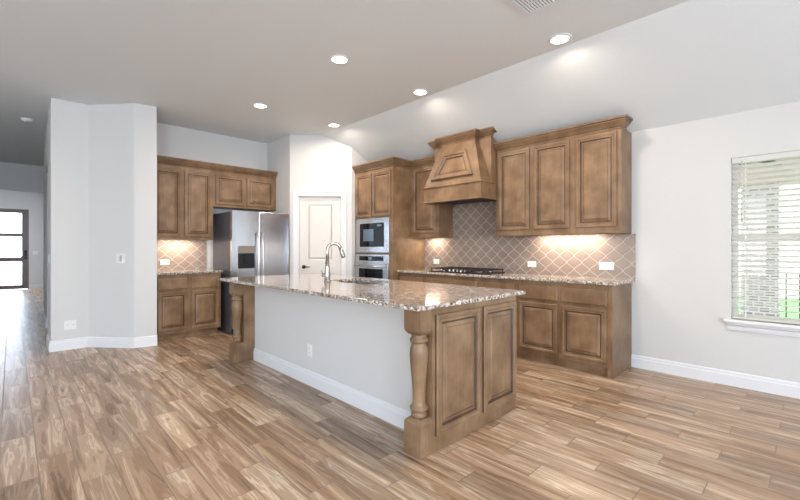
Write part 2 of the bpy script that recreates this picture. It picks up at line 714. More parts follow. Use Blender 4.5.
# angled wall block at the end of the hall
A, B, C_, D = (-6.47, .34), (-6.47, .70), (-5.985, 1.115), (-5.945, 1.36)
poly = [A, B, C_, D, (X_F - T, 1.36), (-6.60, 1.24), (-6.60, .80), (-6.60, .47), (-7.05, .47), (-7.05, .34)]
poly = [A, B, C_, D, (X_F - T, 1.36), (X_F - T, .49), (-7.05, .49), (-7.05, .34)]
struct(MB().prism(poly, 0, H_C).build('wall_angled', M['wall'], bevel=0.012))
# hall side wall beyond a doorway
mb = MB()
mb.box(-8.46, -7.05, .36, .49, 2.46, H_C)
mb.box(-9.3, -8.46, .40, .53, 0, H_C)
mb.box(-12.1, -9.3, .52, .65, 0, H_C)
mb.box(X_HALL, -12.1, .72, .85, 0, H_C)
mb.box(-12.24, -12.1, .52, .85, 0, H_C)
mb.box(-8.46, -7.05, 1.45, 1.57, 0, H_C)
mb.box(-8.46, -8.34, .53, 1.45, 0, H_C)
struct(mb.build('wall_hall_right', M['wall']))
mb = MB()
mb.box(X_HALL, -6.47, -1.72, -1.60, 0, H_C)
struct(mb.build('wall_hall_left', M['wall']))
# header where the foyer starts
mb = MB()
mb.box(-12.24, -12.1, -1.60, .52, 2.53, H_C)
mb.box(-12.24, -12.1, -1.60, -1.25, 0, 2.53)
struct(mb.build('wall_hall_header', M['wall']))
# entrance wall
DY0, DY1, DZ = -0.62, 0.375, 2.45
mb = MB()
mb.box(X_HALL - T, X_HALL, -1.72, DY0, 0, H_C)
mb.box(X_HALL - T, X_HALL, DY1, .85, 0, H_C)
mb.box(X_HALL - T, X_HALL, DY0, DY1, DZ, H_C)
struct(mb.build('wall_entrance', M['wall']))
# great room walls behind the camera
mb = MB()
mb.box(-6.59, -6.47, BACK_Y, -1.60, 0, H_C)
struct(mb.build('wall_great_room', M['wall']))


def wall_with_holes(name, axis, at, lo, hi, holes, zr, hz):
    mb = MB()

    def bx(a, b, z0, z1):
        if axis == 'y':
            mb.box(a, b, at[0], at[1], z0, z1)
        else:
            mb.box(at[0], at[1], a, b, z0, z1)
    cur = lo
    for a, b in holes:
        bx(cur, a, 0, hz)
        bx(a, b, 0, zr[0])
        bx(a, b, zr[1], hz)
        cur = b
    bx(cur, hi, 0, hz)
    return struct(mb.build(name, M['wall']))


wall_with_holes('wall_rear', 'y', (BACK_Y - T, BACK_Y), -6.59, RIGHT_X + T, BACK_WIN, WIN_Z, H_C)
wall_with_holes('wall_right', 'x', (RIGHT_X, RIGHT_X + T), BACK_Y, Y_CR, SIDE_WIN, WIN_Z, H_C)
mb = MB()
mb.loft([[(RIGHT_X, Y_CR, 0), (RIGHT_X, Y_W + T, 0), (RIGHT_X, Y_W + T, z_ceil(Y_W + T)), (RIGHT_X, Y_CR, H_C)],
         [(RIGHT_X + T, Y_CR, 0), (RIGHT_X + T, Y_W + T, 0), (RIGHT_X + T, Y_W + T, z_ceil(Y_W + T)), (RIGHT_X + T, Y_CR, H_C)]])
struct(mb.build('wall_right_gable', M['wall']))
k = 2
for a, b in BACK_WIN:
    mb = MB()
    for x in (a + .03, (a + b) / 2, b - .03):
        mb.box(x - .03, x + .03, BACK_Y - .08, BACK_Y - .03, WIN_Z[0], WIN_Z[1])
    for z in (WIN_Z[0] + .03, 1.6, WIN_Z[1] - .03):
        mb.box(a, b, BACK_Y - .078, BACK_Y - .032, z - .03, z + .03)
    struct(mb.build('window_%d' % k, M['trim'])); k += 1
for a, b in SIDE_WIN:
    mb = MB()
    for y in (a + .03, (a + b) / 2, b - .03):
        mb.box(RIGHT_X + .03, RIGHT_X + .08, y - .03, y + .03, WIN_Z[0], WIN_Z[1])
    for z in (WIN_Z[0] + .03, 1.6, WIN_Z[1] - .03):
        mb.box(RIGHT_X + .032, RIGHT_X + .078, a, b, z - .03, z + .03)
    struct(mb.build('window_%d' % k, M['trim'])); k += 1

# pantry: short wall + diagonal wall with a door opening
PA, PB = Vector((-5.90, 3.235)), Vector((-5.248, 3.99))
PL = (PB - PA).length
pd = (PB - PA).normalized()
pn = Vector((pd.y, -pd.x))          # towards the camera


def P2(s, d):
    q = PA + pd * s + pn * d
    return (q.x, q.y)


struct(MB().box(X_F, -5.90, 3.235, 3.335, 0, H_C).build('wall_pantry_side', M['wall']))


def diag_piece(mb, s0, s1, z0, z1=None, d0=-0.10, d1=0.0):
    p = [P2(s0, d1), P2(s1, d1), P2(s1, d0), P2(s0, d0)]
    if z1 is None:
        top = [z_ceil(y) + 0.01 for x, y in p]
    else:
        top = [z1] * 4
    mb.loft([[(x, y, z0) for x, y in p], [(x, y, t) for (x, y), t in zip(p, top)]])


SD0, SD1, SDZ = 0.135, 0.832, 2.115
mb = MB()
diag_piece(mb, 0, SD0, 0)
diag_piece(mb, SD1, PL, 0)
sc = (Y_CR - PA.y) / pd.y
diag_piece(mb, SD0, sc, SDZ)
diag_piece(mb, sc, SD1, SDZ)
struct(mb.build('wall_pantry', M['wall']))
# side wall between the pantry and the cooktop wall
mb = MB()
r0 = [(-5.35, 3.99 - .02), (-5.248, 3.99), (-5.248, 4.76), (-5.35, 4.76)]
mb.loft([[(x, y, 0) for x, y in r0], [(x, y, z_ceil(y) + .01) for x, y in r0]])
struct(mb.build('wall_pantry_return', M['wall']))

# pantry door
mb = MB()


def pbox(mb, s0, s1, z0, z1, d0, d1):
    p = [P2(s0, d1), P2(s1, d1), P2(s1, d0), P2(s0, d0)]
    mb.loft([[(x, y, z0) for x, y in p], [(x, y, z1) for x, y in p]])


FP = (tuple(P2(0, 0)) + (0,), (pd.x, pd.y, 0), (0, 0, 1), (pn.x, pn.y, 0))
FPD = (tuple(P2(0, -0.03)) + (0,), (pd.x, pd.y, 0), (0, 0, 1), (pn.x, pn.y, 0))
# stiles and rails slab
pbox(mb, SD0 + .015, SD1 - .015, 0.012, SDZ - .015, -0.065, -0.035)
S0, S1 = SD0 + .015, SD1 - .015
for (a, b, c, d_) in ((S0, S0 + .13, .012, SDZ - .015), (S1 - .13, S1, .012, SDZ - .015), (S0 + .13, S1 - .13, 1.985, SDZ - .015),
                      (S0 + .13, S1 - .13, .86, 1.07), (S0 + .13, S1 - .13, .012, .24)):
    pbox(mb, a, b, c, d_, -0.036, -0.028)
pdoor = mb.build('door_1', M['door_paint'])
struct(pdoor)
for (z0, z1) in ((1.07, 1.985), (.24, .86)):
    mb = MB()
    panel_mesh(mb, rect(S0 + .13, S1 - .13, z0, z1), (tuple(P2(0, -0.036)) + (0,), FP[1], FP[2], FP[3]),
               [(0, -.001), (0, .008), (.006, .007), (.016, .001), (.030, .001), (.05, .007)], [0] * 5)
    sub(pdoor, mb.build('door_panel', M['door_paint']))
mb = MB()
q = Vector(P2(SD0 + .085, 0)).to_3d()
q.z = .96
n3 = Vector((pn.x, pn.y, 0))
d3 = Vector((pd.x, pd.y, 0))
mb.tube([q - n3 * .028, q - n3 * .018], .032, 20)
mb.tube([q - n3 * .02, q + n3 * .03], .011, 12)
mb.tube([q + n3 * .028 - d3 * .01, q + n3 * .032 + d3 * .05, q + n3 * .030 + d3 * .11], [.011, .009, .007], 12)
h = sub(pdoor, mb.build('door_handle', M['bronze']))
h['label'] = 'dark bronze lever handle'
for z in (.25, 1.05, 1.92):
    mb = MB()
    pbox(mb, SD1 - .016, SD1 - .004, z - .045, z + .045, -.034, -.020)
    sub(pdoor, mb.build('hinge', M['bronze']))
# casing
mb = MB()
CW = .08
for (d0, d1, i0, i1) in ((0, .012, 0, CW), (.012, .019, .0, .018), (.012, .022, CW - .02, CW)):
    pbox(mb, SD0 - i1, SD0 - i0, 0, SDZ + i1, d0, d1)
    pbox(mb, SD1 + i0, SD1 + i1, 0, SDZ + i1, d0, d1)
    pbox(mb, SD0 - i0, SD1 + i0, SDZ + i0, SDZ + i1, d0, d1)
pbox(mb, SD0, SD0 + .012, 0, SDZ, -.10, 0)
pbox(mb, SD1 - .012, SD1, 0, SDZ, -.10, 0)
pbox(mb, SD0, SD1, SDZ - .012, SDZ, -.10, 0)
struct(mb.build('trim_1', M['trim']))

# entrance door
mb = MB()
DX = X_HALL - .06
PZ_ = [(.145, .86), (.985, 1.615), (1.715, 2.33)]
py0, py1 = DY0 + .15, DY1 - .155
mb.box(DX, DX + .045, DY0 + .02, py0, .02, DZ - .02)
mb.box(DX, DX + .045, py1, DY1 - .02, .02, DZ - .02)
cur = .02
for a, b in PZ_:
    mb.box(DX, DX + .045, py0, py1, cur, a)
    cur = b
mb.box(DX, DX + .045, py0, py1, cur, DZ - .02)
fd = struct(mb.build('door_2', M['front_door']))
for a, b in PZ_:
    mb = MB().box(DX + .018, DX + .026, py0, py1, a, b)
    g = sub(fd, mb.build('glass_pane', M['frost']))
mb = MB()
mb.tube([(DX + .04, DY1 - .07, 1.0), (DX + .10, DY1 - .07, 1.0), (DX + .10, DY1 - .18, 1.0)], .012, 10)
mb.box(DX + .04, DX + .055, DY1 - .10, DY1 - .04, .92, 1.2)
sub(fd, mb.build('door_handle', M['bronze']))
mb = MB()
for y0, y1, z0, z1 in ((DY0, DY0 + .02, 0, DZ), (DY1 - .02, DY1, 0, DZ), (DY0, DY1, DZ - .02, DZ)):
    mb.box(X_HALL - T, X_HALL, y0, y1, z0, z1)
struct(mb.build('trim_2', M['front_door']))

# ---------------------------------------------------------------- baseboards
BBP = [(0, 0), (.016, 0), (.016, .095), (.011, .104), (.011, .118), (.006, .130), (0, .132)]


def baseboard(name, path):
    mb = MB()
    mb.sweep_h(path, BBP)
    return struct(mb.build(name, M['trim']))


# path direction: room on the right-hand side of travel
baseboard('baseboard_back', [(-1.345, Y_W), (RIGHT_X, Y_W)])
baseboard('baseboard_angled', [(-7.05, .34), A, B, C_, D][::1])
baseboard('baseboard_hall', [(-12.1, .52), (-9.3, .52), (-9.3, .40), (-8.46, .40), (-8.46, .53)])
baseboard('baseboard_hall_end', [(-12.1, .70), (-12.1, .40)]) if False else None
baseboard('baseboard_entrance', [(X_HALL, DY1), (X_HALL, .72), (-12.24, .72)])
baseboard('baseboard_hall_left', [(-6.47, -1.60), (-12.1, -1.60)])
baseboard('baseboard_pantry', [P2(SD1 + CW, 0), P2(PL - .005, 0)])

# ---------------------------------------------------------------- kitchen window
mb = MB()
fy0, fy1 = Y_W + .065, Y_W + .115
for (a, b, c, d_) in ((WX0, WX0 + .045, WZ0, WZ1), (WX1 - .045, WX1, WZ0, WZ1), (WX0 + .045, WX1 - .045, WZ0, WZ0 + .045), (WX0 + .045, WX1 - .045, WZ1 - .045, WZ1),
                      (WX0 + .045, WX1 - .045, 1.325, 1.385)):
    mb.box(a, b, fy0, fy1, c, d_)
win = struct(mb.build('window_1', M['vinyl'], bevel=.004))
mb = MB()
mb.box(WX0 + .045, WX1 - .045, fy0 + .02, fy0 + .026, WZ0 + .045, 1.325)
mb.box(WX0 + .045, WX1 - .045, fy0 + .03, fy0 + .036, 1.385, WZ1 - .045)
sub(win, mb.build('window_glass', M['glass']))
mb = MB()
mb.box(WX0 - .05, WX1 + .05, Y_W - .055, Y_W + .06, WZ0 - .03, WZ0)
s_ = sub(win, mb.build('window_sill', M['trim'], bevel=.008))
mb = MB()
mb.sweep_h([(WX0 - .03, Y_W), (WX1 + .03, Y_W)], [(0, WZ0 - .10), (.010, WZ0 - .10), (.016, WZ0 - .075), (.018, WZ0 - .06), (.034, WZ0 - .045), (.036, WZ0 - .03), (0, WZ0 - .03)])
sub(win, mb.build('window_apron', M['trim']))

bl = thing('window_blind', 'white horizontal slat blind hanging half open in the window', 'blind', (WX0 + .46, Y_W + .035, WZ0 + .0))
mb = MB()
mb.box(WX0 + .006, WX1 - .006, Y_W + .008, Y_W + .058, WZ1 - .05, WZ1 - .002)
mb.build('headrail', M['slat'], bl, bevel=.003)
mb = MB()
z = WZ1 - .085
tilt = math.radians(20)
while z > WZ0 + .06:
    c, s = .024 * math.cos(tilt), .024 * math.sin(tilt)
    yc = Y_W + .034
    t = .0014
    x0, x1 = WX0 + .008, WX1 - .008
    r = [(yc - c, z + s), (yc, z + .003), (yc + c, z - s), (yc + c, z - s - t * 1.6), (yc, z + .003 - t * 1.6), (yc - c, z + s - t * 1.6)]
    mb.loft([[(x0, a, b) for a, b in r], [(x1, a, b) for a, b in r]])
    z -= .0478
mb.build('slats', M['slat'], bl)
mb = MB()
mb.box(WX0 + .006, WX1 - .006, Y_W + .010, Y_W + .056, WZ0 + .004, WZ0 + .026)
mb.build('bottom_rail', M['vinyl'], bl, bevel=.003)
mb = MB()
for x in (WX0 + .10, WX0 + .455, WX1 - .10):
    mb.box(x - .002, x + .002, Y_W + .008, Y_W + .0095, WZ0 + .026, WZ1 - .05)
    mb.box(x - .002, x + .002, Y_W + .0575, Y_W + .059, WZ0 + .026, WZ1 - .05)
mb.build('ladder_cord', M['slat'], bl)
mb = MB()
mb.tube([(WX0 + .075, Y_W + .004, WZ1 - .03), (WX0 + .075, Y_W + .002, 1.50)], .0045, 8)
w_ = mb.build('tilt_wand', M['vinyl'], bl)
w_['label'] = 'grey tilt wand'

# ---------------------------------------------------------------- outside the window
struct(MB().box(-12, 12, Y_W + T + .02, 8.3, -.12, -.06).build('patio_slab', M['concrete']))
struct(MB().box(-25, 25, 8.3, 40, -.14, -.08).build('ground', M['lawn']))
pc = MB().box(-.80, -.36, 8.45, 8.89, -.08, 2.268).build('brick_pillar', M['brick'])
tag(pc, 'whitewashed brick pillar holding up the patio roof', 'pillar')
pr = MB().box(-5, 6, Y_W + T + .25, 9.1, 2.72, 2.86).box(-5, 6, 8.4, 8.95, 2.27, 2.72).build('patio_roof', M['stone_cap'])
tag(pr, 'cream patio roof outside the window', 'roof')
fan = thing('ceiling_fan', 'dark patio ceiling fan seen through the top of the window', 'fan', (-.42, 7.2, 2.72))
MB().tube([(-.42, 7.2, 2.72), (-.42, 7.2, 2.50)], .02, 10).build('downrod', M['black'], fan)
MB().lathe(-.42, 7.2, [(.02, 2.40), (.09, 2.42), (.10, 2.48), (.03, 2.51)], 18).build('motor', M['black'], fan)
for i in range(5):
    a = math.radians(72 * i + 12)
    ca, sa = math.cos(a), math.sin(a)
    L_ = [(.08, -.03), (.58, -.06), (.60, .0), (.58, .06), (.08, .03)]
    mb = MB()
    mb.loft([[(-.42 + r * ca - t * sa, 7.2 + r * sa + t * ca, 2.445 + t * .15) for r, t in L_], [(-.42 + r * ca - t * sa, 7.2 + r * sa + t * ca, 2.455 + t * .15) for r, t in L_]])
    mb.build('blade', M['black'], fan)
rail = thing('metal_railing', 'black metal fence rail across the lawn outside', 'railing', (0.5, 9.2, -.08))
MB().box(-.36, 2.2, 9.18, 9.21, .84, .87).build('top_rail', M['iron'], rail)
MB().box(-.36, 2.2, 9.18, 9.21, .05, .08).build('bottom_rail', M['iron'], rail)
x = -.30
while x < 2.2:
    MB().box(x - .008, x + .008, 9.187, 9.203, -.08 if abs(x + .3) < .01 else .08, .84).build('baluster', M['iron'], rail)
    x += .16
hs = MB()
hs.box(-9, 9, 15.0, 18, -.08, 2.9)
tag(hs.build('neighbour_wall', M['stone_cap']), 'cream neighbouring house wall beyond the lawn', 'building')

# ================================================================== kitchen: cooktop wall
CT0, CT1 = .892, .922          # island worktop
BT0, BT1 = .906, .938          # worktops along the walls


def counter(name, label, polyxy, z0=BT0, z1=BT1):
    o = MB().prism(polyxy, z0, z1).build(name, M['granite'], bevel=.006)
    return tag(o, label, 'countertop')


counter('countertop', 'speckled granite worktop under the gas cooktop along the tiled wall',
        [(-4.328, 4.13), (-1.31, 4.13), (-1.31, Y_W - .001), (-4.328, Y_W - .001)])
BF = 4.17     # face of base cabinets
DB = 4.171


def base_unit(x0, x1, fronts, label, end_panel=False):
    cab = thing('base_cabinet', label, 'cabinet', ((x0 + x1) / 2, (BF + Y_W) / 2, 0), 'base cabinets along the cooktop wall')
    mb = MB()
    mb.box(x0 + .0005, x1 - .0005, BF, Y_W - .002, .10, BT0 - .001)
    mb.build('carcass', M['wood'], cab)
    mb = MB()
    if end_panel:
        mb.box(x0 + .001, x1 - .06, BF + .05, Y_W - .02, 0, .10)
    else:
        mb.box(x0 + .001, x1 - .001, BF + .05, Y_W - .02, 0, .10)
    mb.build('toe_kick', M['wood'], cab)
    if end_panel:
        MB().box(x1 - .045, x1 - .0006, BF, Y_W - .003, 0, .1).build('end_panel', M['wood'], cab)
    for kind, a, b, c, d_ in fronts:
        if kind == 'door':
            rp_door(cab, F_BACK(BF), a, b, c, d_)
        else:
            slab_front(cab, F_BACK(BF), a, b, c, d_)
    return cab


ZD0, ZD1, ZW0, ZW1 = .135, .665, .700, .850
base_unit(-4.32, -3.80, [('door', -4.28, -3.84, ZD0, ZD1), ('dr', -4.28, -3.84, ZW0, ZW1)], 'narrow wooden base cabinet beside the oven tower')
base_unit(-3.80, -2.88, [('door', -3.76, -3.345, ZD0, ZD1), ('door', -3.325, -2.91, ZD0, ZD1), ('dr', -3.76, -2.91, ZW0, ZW1)],
          'wide wooden base cabinet directly under the gas cooktop')
base_unit(-2.88, -2.365, [('door', -2.85, -2.40, ZD0, ZD1), ('dr', -2.85, -2.40, ZW0, ZW1)], 'wooden base cabinet just right of the gas cooktop, partly hidden by the island')
base_unit(-2.365, -1.345, [('door', -2.335, -1.885, ZD0, ZD1), ('door', -1.845, -1.395, ZD0, ZD1), ('dr', -2.335, -1.885, ZW0, ZW1), ('dr', -1.845, -1.395, ZW0, ZW1)],
          'two-door wooden base cabinet at the window end of the cooktop wall', True)

# backsplash
tag(MB().box(-4.329, -3.756, Y_W - .012, Y_W - .0005, BT1 + .001, 1.419).box(-3.756, -2.801, Y_W - .012, Y_W - .0005, BT1 + .001, 1.93).box(-2.801, -1.308, Y_W - .012, Y_W - .0005, BT1 + .001, 1.419)
    .build('backsplash', M['tile_back']), 'taupe lantern tile backsplash behind the gas cooktop', 'backsplash')


def upper_unit(x0, x1, doors, label, group, z0=1.42, z1=2.498, y0=4.43):
    cab = thing('wall_cabinet', label, 'cabinet', ((x0 + x1) / 2, (y0 + Y_W) / 2, z0), group)
    mb = MB()
    a, b = x0 + .0005, x1 - .0005
    mb.loft([[(a, y0, z1), (b, y0, z1), (b, Y_W - .002, z1), (a, Y_W - .002, z1)],
             [(a, y0, z0), (b, y0, z0), (b, Y_W - .002, z0), (a, Y_W - .002, z0)],
             [(a + .015, y0 + .02, z0), (b - .015, y0 + .02, z0), (b - .015, Y_W - .003, z0), (a + .015, Y_W - .003, z0)],
             [(a + .015, y0 + .02, z0 + .03), (b - .015, y0 + .02, z0 + .03), (b - .015, Y_W - .003, z0 + .03), (a + .015, Y_W - .003, z0 + .03)]])
    mb.build('carcass', M['wood'], cab)
    for a, b in doors:
        rp_door(cab, F_BACK(y0), a, b, z0 + .068, z1 - .035)
    return cab


UG = 'wall cabinets on the cooktop wall'
upper_unit(-4.32, -3.757, [(-4.265, -3.81)], 'single-door wall cabinet between the oven tower and the hood', UG)
upper_unit(-2.80, -1.345, [(-2.765, -2.345), (-2.29, -1.865), (-1.800, -1.385)], 'three-door wall cabinet between the range hood and the window', UG)

CRP = [(0, 0), (.011, 0), (.013, .013), (.006, .017), (.009, .024), (.022, .040), (.040, .056), (.046, .066), (.053, .068), (.055, .082), (.067, .087), (.070, .108), (0, .108)]
CRG = [0, 0, 1, 1, 0, 0, 0, 1, 0, 1, 0, 0, 0]  # dark strips paint shade into the crown steps


def crown(path, z, label, scale=1.0, parent=None, name='crown_moulding'):
    mb = MB()
    mb.sweep_h(path, [(a * scale, z + b * scale) for a, b in CRP], CRG)
    for v in mb.bm.verts:
        v.co.z = min(v.co.z, z_ceil(v.co.y) - .006)
    o = mb.build(name, WD, parent)
    if parent is None:
        tag(o, label, 'moulding')
    return o


crown([(-2.80, 4.43), (-1.345, 4.43), (-1.345, 4.56)], 2.485, 'stained crown moulding on top of the cabinets between hood and window')

# ---------------------------------------------------------------- oven tower
TX0, TX1, TY = -5.245, -4.330, 4.06
tw = thing('oven_tower_cabinet', 'tall wooden cabinet housing the microwave and wall oven', 'cabinet', ((TX0 + TX1) / 2, (TY + Y_W) / 2, 0))
mb = MB()
AX0, AX1 = -5.198, -4.398
mb.box(TX0, TX1, TY + .02, Y_W - .002, .10, 2.50)       # body
mb.loft([[(TX0, TY + .02, 0), (TX1, TY + .02, 0), (TX1, Y_W - .002, 0), (TX0, Y_W - .002, 0)], [(TX0, TY + .02, .10), (TX1, TY + .02, .10), (TX1, Y_W - .002, .10), (TX0, Y_W - .002, .10)]])
mb.box(TX0, AX0, TY, TY + .02, 0, 2.50)
mb.box(AX1, TX1, TY, TY + .02, 0, 2.50)
mb.box(AX0, AX1, TY, TY + .02, 1.735, 2.50)
mb.box(AX0, AX1, TY, TY + .02, 1.172, 1.195)
mb.box(AX0, AX1, TY, TY + .02, 0, .46)
# top trimmed to the sloping ceiling
for v in mb.bm.verts:
    if v.co.z > 2.5:
        v.co.z = min(v.co.z, z_ceil(v.co.y) - .004)
mb.build('carcass', M['wood'], tw)
rp_door(tw, F_BACK(TY), -5.215, -4.825, 1.755, 2.44)
rp_door(tw, F_BACK(TY), -4.795, -4.378, 1.755, 2.44)
rp_door(tw, F_BACK(TY), -5.185, -4.375, .12, .44, 'drawer')
crown([(TX0, TY - .002), (TX1 + .003, TY - .002), (TX1 + .003, 4.427), (-3.758, 4.427)], 2.495, 'stained crown moulding stepping round the oven tower to the hood')

mw = thing('microwave', 'built-in stainless microwave above the wall oven', 'microwave', ((AX0 + AX1) / 2, TY, 1.216))
mb = MB()
mb.box(AX0 + .002, AX1 - .002, TY - .022, TY + .018, 1.197, 1.733)
mb.build('body', M['steel'], mw, bevel=.004)
MB().box(-5.085, -4.545 + .03, TY - .030, TY - .0225, 1.285, 1.655).build('door_glass', M['black_glass'], mw, bevel=.002)
MB().box(-4.99, -4.745, TY - .032, TY - .0302, 1.375, 1.565).build('window', M['display'], mw)
MB().box(-4.66, -4.56, TY - .032, TY - .0302, 1.60, 1.63).build('clock_display', M['display'], mw)
ov = thing('wall_oven', 'stainless wall oven with black glass below the microwave', 'oven', ((AX0 + AX1) / 2, TY, .461))
MB().box(AX0 + .002, AX1 - .002, TY - .020, TY + .018, .463, 1.170).build('body', M['steel'], ov, bevel=.003)
MB().box(AX0 + .004, AX1 - .004, TY - .030, TY - .0205, 1.035, 1.168).build('control_panel', M['steel'], ov, bevel=.003)
MB().box(-5.095, -4.515, TY - .034, TY - .0305, 1.068, 1.140).build('control_glass', M['black_glass'], ov)
MB().box(-4.87, -4.78, TY - .0355, TY - .0342, 1.085, 1.125).build('clock_display', M['display'], ov)
MB().box(AX0 + .004, AX1 - .004, TY - .045, TY - .0205, .475, 1.022).build('door', M['steel'], ov, bevel=.004)
MB().box(-5.085, -4.515, TY - .048, TY - .0455, .56, .945).build('door_glass', M['black_glass'], ov)
mb = MB()
mb.tube([(AX0 + .05, TY - .085, .985), (AX1 - .05, TY - .085, .985)], .012, 14)
for x in (AX0 + .09, AX1 - .09):
    mb.tube([(x, TY - .045, .985), (x, TY - .085, .985)], .009, 10)
mb.build('handle', M['steel'], ov)

# ---------------------------------------------------------------- range hood
hd = thing('range_hood', 'tapered wooden range hood with a raised trapezoid panel above the cooktop', 'range hood', (-3.28, 4.5, 1.88))
HX0, HX1, HY = -3.750, -2.812, 4.10
HB0, HB1 = 1.885, 2.085
HXL, HXR = -3.797, -2.803
# skirt box, hollow below
mb = MB()
mb.box(HX0, HX1, HY, HY + .03, HB0, HB1)
mb.box(HX0, HX0 + .03, HY + .03, Y_W - .0125, HB0, HB1)
mb.box(HX1 - .03, HX1, HY + .03, Y_W - .0125, HB0, HB1)
mb.box(HX0 + .03, HX1 - .03, HY + .03, Y_W - .0125, HB0 + .05, HB1)
mb.build('skirt', M['wood'], hd)
mb = MB()
lp = [(0, 0), (.012, .0), (.014, .008), (.008, .016), (0, .018)]
mb.sweep_h([(HX0, Y_W - .34), (HX0, HY), (HX1, HY), (HX1, Y_W - .34)], [(a, HB1 - .004 + b) for a, b in lp])
mb.sweep_h([(HX0, Y_W - .34), (HX0, HY), (HX1, HY), (HX1, Y_W - .34)], [(a, HB0 - .006 + b) for a, b in lp])
mb.build('edge_trim', M['wood'], hd)
MB().box(HX0 + .031, HX1 - .031, HY + .05, Y_W - .02, HB0 + .028, HB0 + .049).build('insert', M['iron'], hd)
for x in (-3.5, -3.06):
    MB().box(x - .17, x + .17, HY + .09, HY + .45, HB0 + .018, HB0 + .0275).build('filter', M['vent_dark'], hd)
# upper box against the wall, top follows the ceiling slope
WY = 4.325
mb = MB()
mb.box(HX0, HX1, WY, Y_W - .003, HB1 + .001, 2.68)
for v in mb.bm.verts:
    if v.co.z > 2.5:
        v.co.z = min(2.68, z_ceil(v.co.y) - .006)
mb.build('chimney', M['wood'], hd)
# sloping front
ZT, YT, TXA, TXB = 2.68, 4.255, -3.56, -3.01
bot = [(HX0 + .004, HY + .004), (HX1 - .004, HY + .004), (HX1 - .004, WY), (HX0 + .004, WY)]
mid = []
rings = []
for i in range(7):
    t = i / 6.0
    e = t
    zz = HB1 + .012 + (ZT - HB1 - .012) * t
    xa = bot[0][0] + (TXA - bot[0][0]) * e
    xb = bot[1][0] + (TXB - bot[1][0]) * e
    yy = bot[0][1] + (YT - bot[0][1]) * e
    rings.append([(xa, yy, zz), (xb, yy, zz), (xb, WY, zz), (xa, WY, zz)])
mb = MB()
mb.loft(rings)
mb.build('tapered_front', M['wood'], hd)
# trapezoid raised panel on the slope
o0 = Vector((-3.285, HY + .004, HB1 + .012))
o1 = Vector((-3.285, YT, ZT))
vv = (o1 - o0)
LV = vv.length
vv.normalize()
uu = Vector((1, 0, 0))
nn = uu.cross(vv).normalized()
pp = [(-.345, .085), (.345, .085), (.185, .445), (-.185, .445)]
mb = MB()
panel_mesh(mb, pp, (o0, uu, vv, nn), [(0, -.002), (0, .020), (.008, .034), (.036, .034), (.044, .024), (.066, .018), (.074, .006), (.082, .006), (.096, .014)], [0, 0, 0, 1, 0, 1, 1, 0])
mb.build('raised_panel', WD, hd)
# crown with a forward break over the tapered front
zc = 2.672
mb = MB()
# top cannot pass the ceiling: only the front edge carries the moulding
mb.sweep_h([(HX0, WY + .05), (HX0, WY), (TXA, WY), (TXA, YT), (TXB, YT), (TXB, WY), (HX1, WY), (HX1, WY + .03)], [(a, zc + b * .93) for a, b in CRP], CRG)
mb.box(TXA, TXB, YT, WY, zc, zc + .10)
for v in mb.bm.verts:
    v.co.z = min(v.co.z, z_ceil(v.co.y) - .003)
mb.build('crown', WD, hd)

# ---------------------------------------------------------------- gas cooktop
ck = thing('gas_cooktop', 'black gas cooktop with cast iron grates and metal knobs on the granite', 'cooktop', (-3.285, 4.44, BT1))
KX0, KX1, KY0, KY1 = -3.735, -2.835, 4.19, 4.69
KZ = BT1 + .001
MB().box(KX0, KX1, KY0, KY1, KZ, KZ + .012).build('cooktop_tray', M['black'], ck, bevel=.004)
bz = KZ + .012
for i, (bx_, by_, r) in enumerate(((-3.58, 4.56, .045), (-3.58, 4.33, .04), (-3.285, 4.50, .06), (-2.99, 4.56, .045), (-2.99, 4.33, .04))):
    b_ = MB().lathe(bx_, by_, [(r, bz), (r, bz + .010), (r * .9, bz + .014), (r * .5, bz + .014)], 20).build('burner', M['steel'], ck)
    sub(b_, MB().lathe(bx_, by_, [(r * .75, bz + .0145), (r * .75, bz + .022), (r * .6, bz + .025)], 20).build('burner_cap', M['iron']))
for i in range(3):
    gx0 = KX0 + .012 + i * .294
    gx1 = gx0 + .288
    mb = MB()
    z0, z1 = bz + .028, bz + .042
    y0, y1 = (KY0 + .03, KY1 - .02) if i != 1 else (KY0 + .12, KY1 - .02)
    for (a, b, c, d_) in ((gx0, gx1, y0, y0 + .014), (gx0, gx1, y1 - .014, y1), (gx0, gx0 + .014, y0 + .014, y1 - .014), (gx1 - .014, gx1, y0 + .014, y1 - .014)):
        mb.box(a, b, c, d_, z0, z1)
    ym = (y0 + y1) / 2
    mb.box(gx0 + .014, gx1 - .014, ym - .006, ym + .006, z0, z1)
    mb.box((gx0 + gx1) / 2 - .006, (gx0 + gx1) / 2 + .006, y0 + .014, ym - .006, z0, z1)
    mb.box((gx0 + gx1) / 2 - .006, (gx0 + gx1) / 2 + .006, ym + .006, y1 - .014, z0, z1)
    for x in (gx0 + .007, gx1 - .007):
        for y in (y0 + .007, y1 - .007):
            mb.box(x - .006, x + .006, y - .006, y + .006, bz, z0)
    mb.build('grate', M['iron'], ck)
for i in range(5):
    x = -3.285 + (i - 2) * .065
    MB().lathe(x, KY0 + .06, [(.020, bz), (.020, bz + .006), (.016, bz + .010), (.015, bz + .032), (.012, bz + .034)], 16).build('knob', M['steel'], ck)


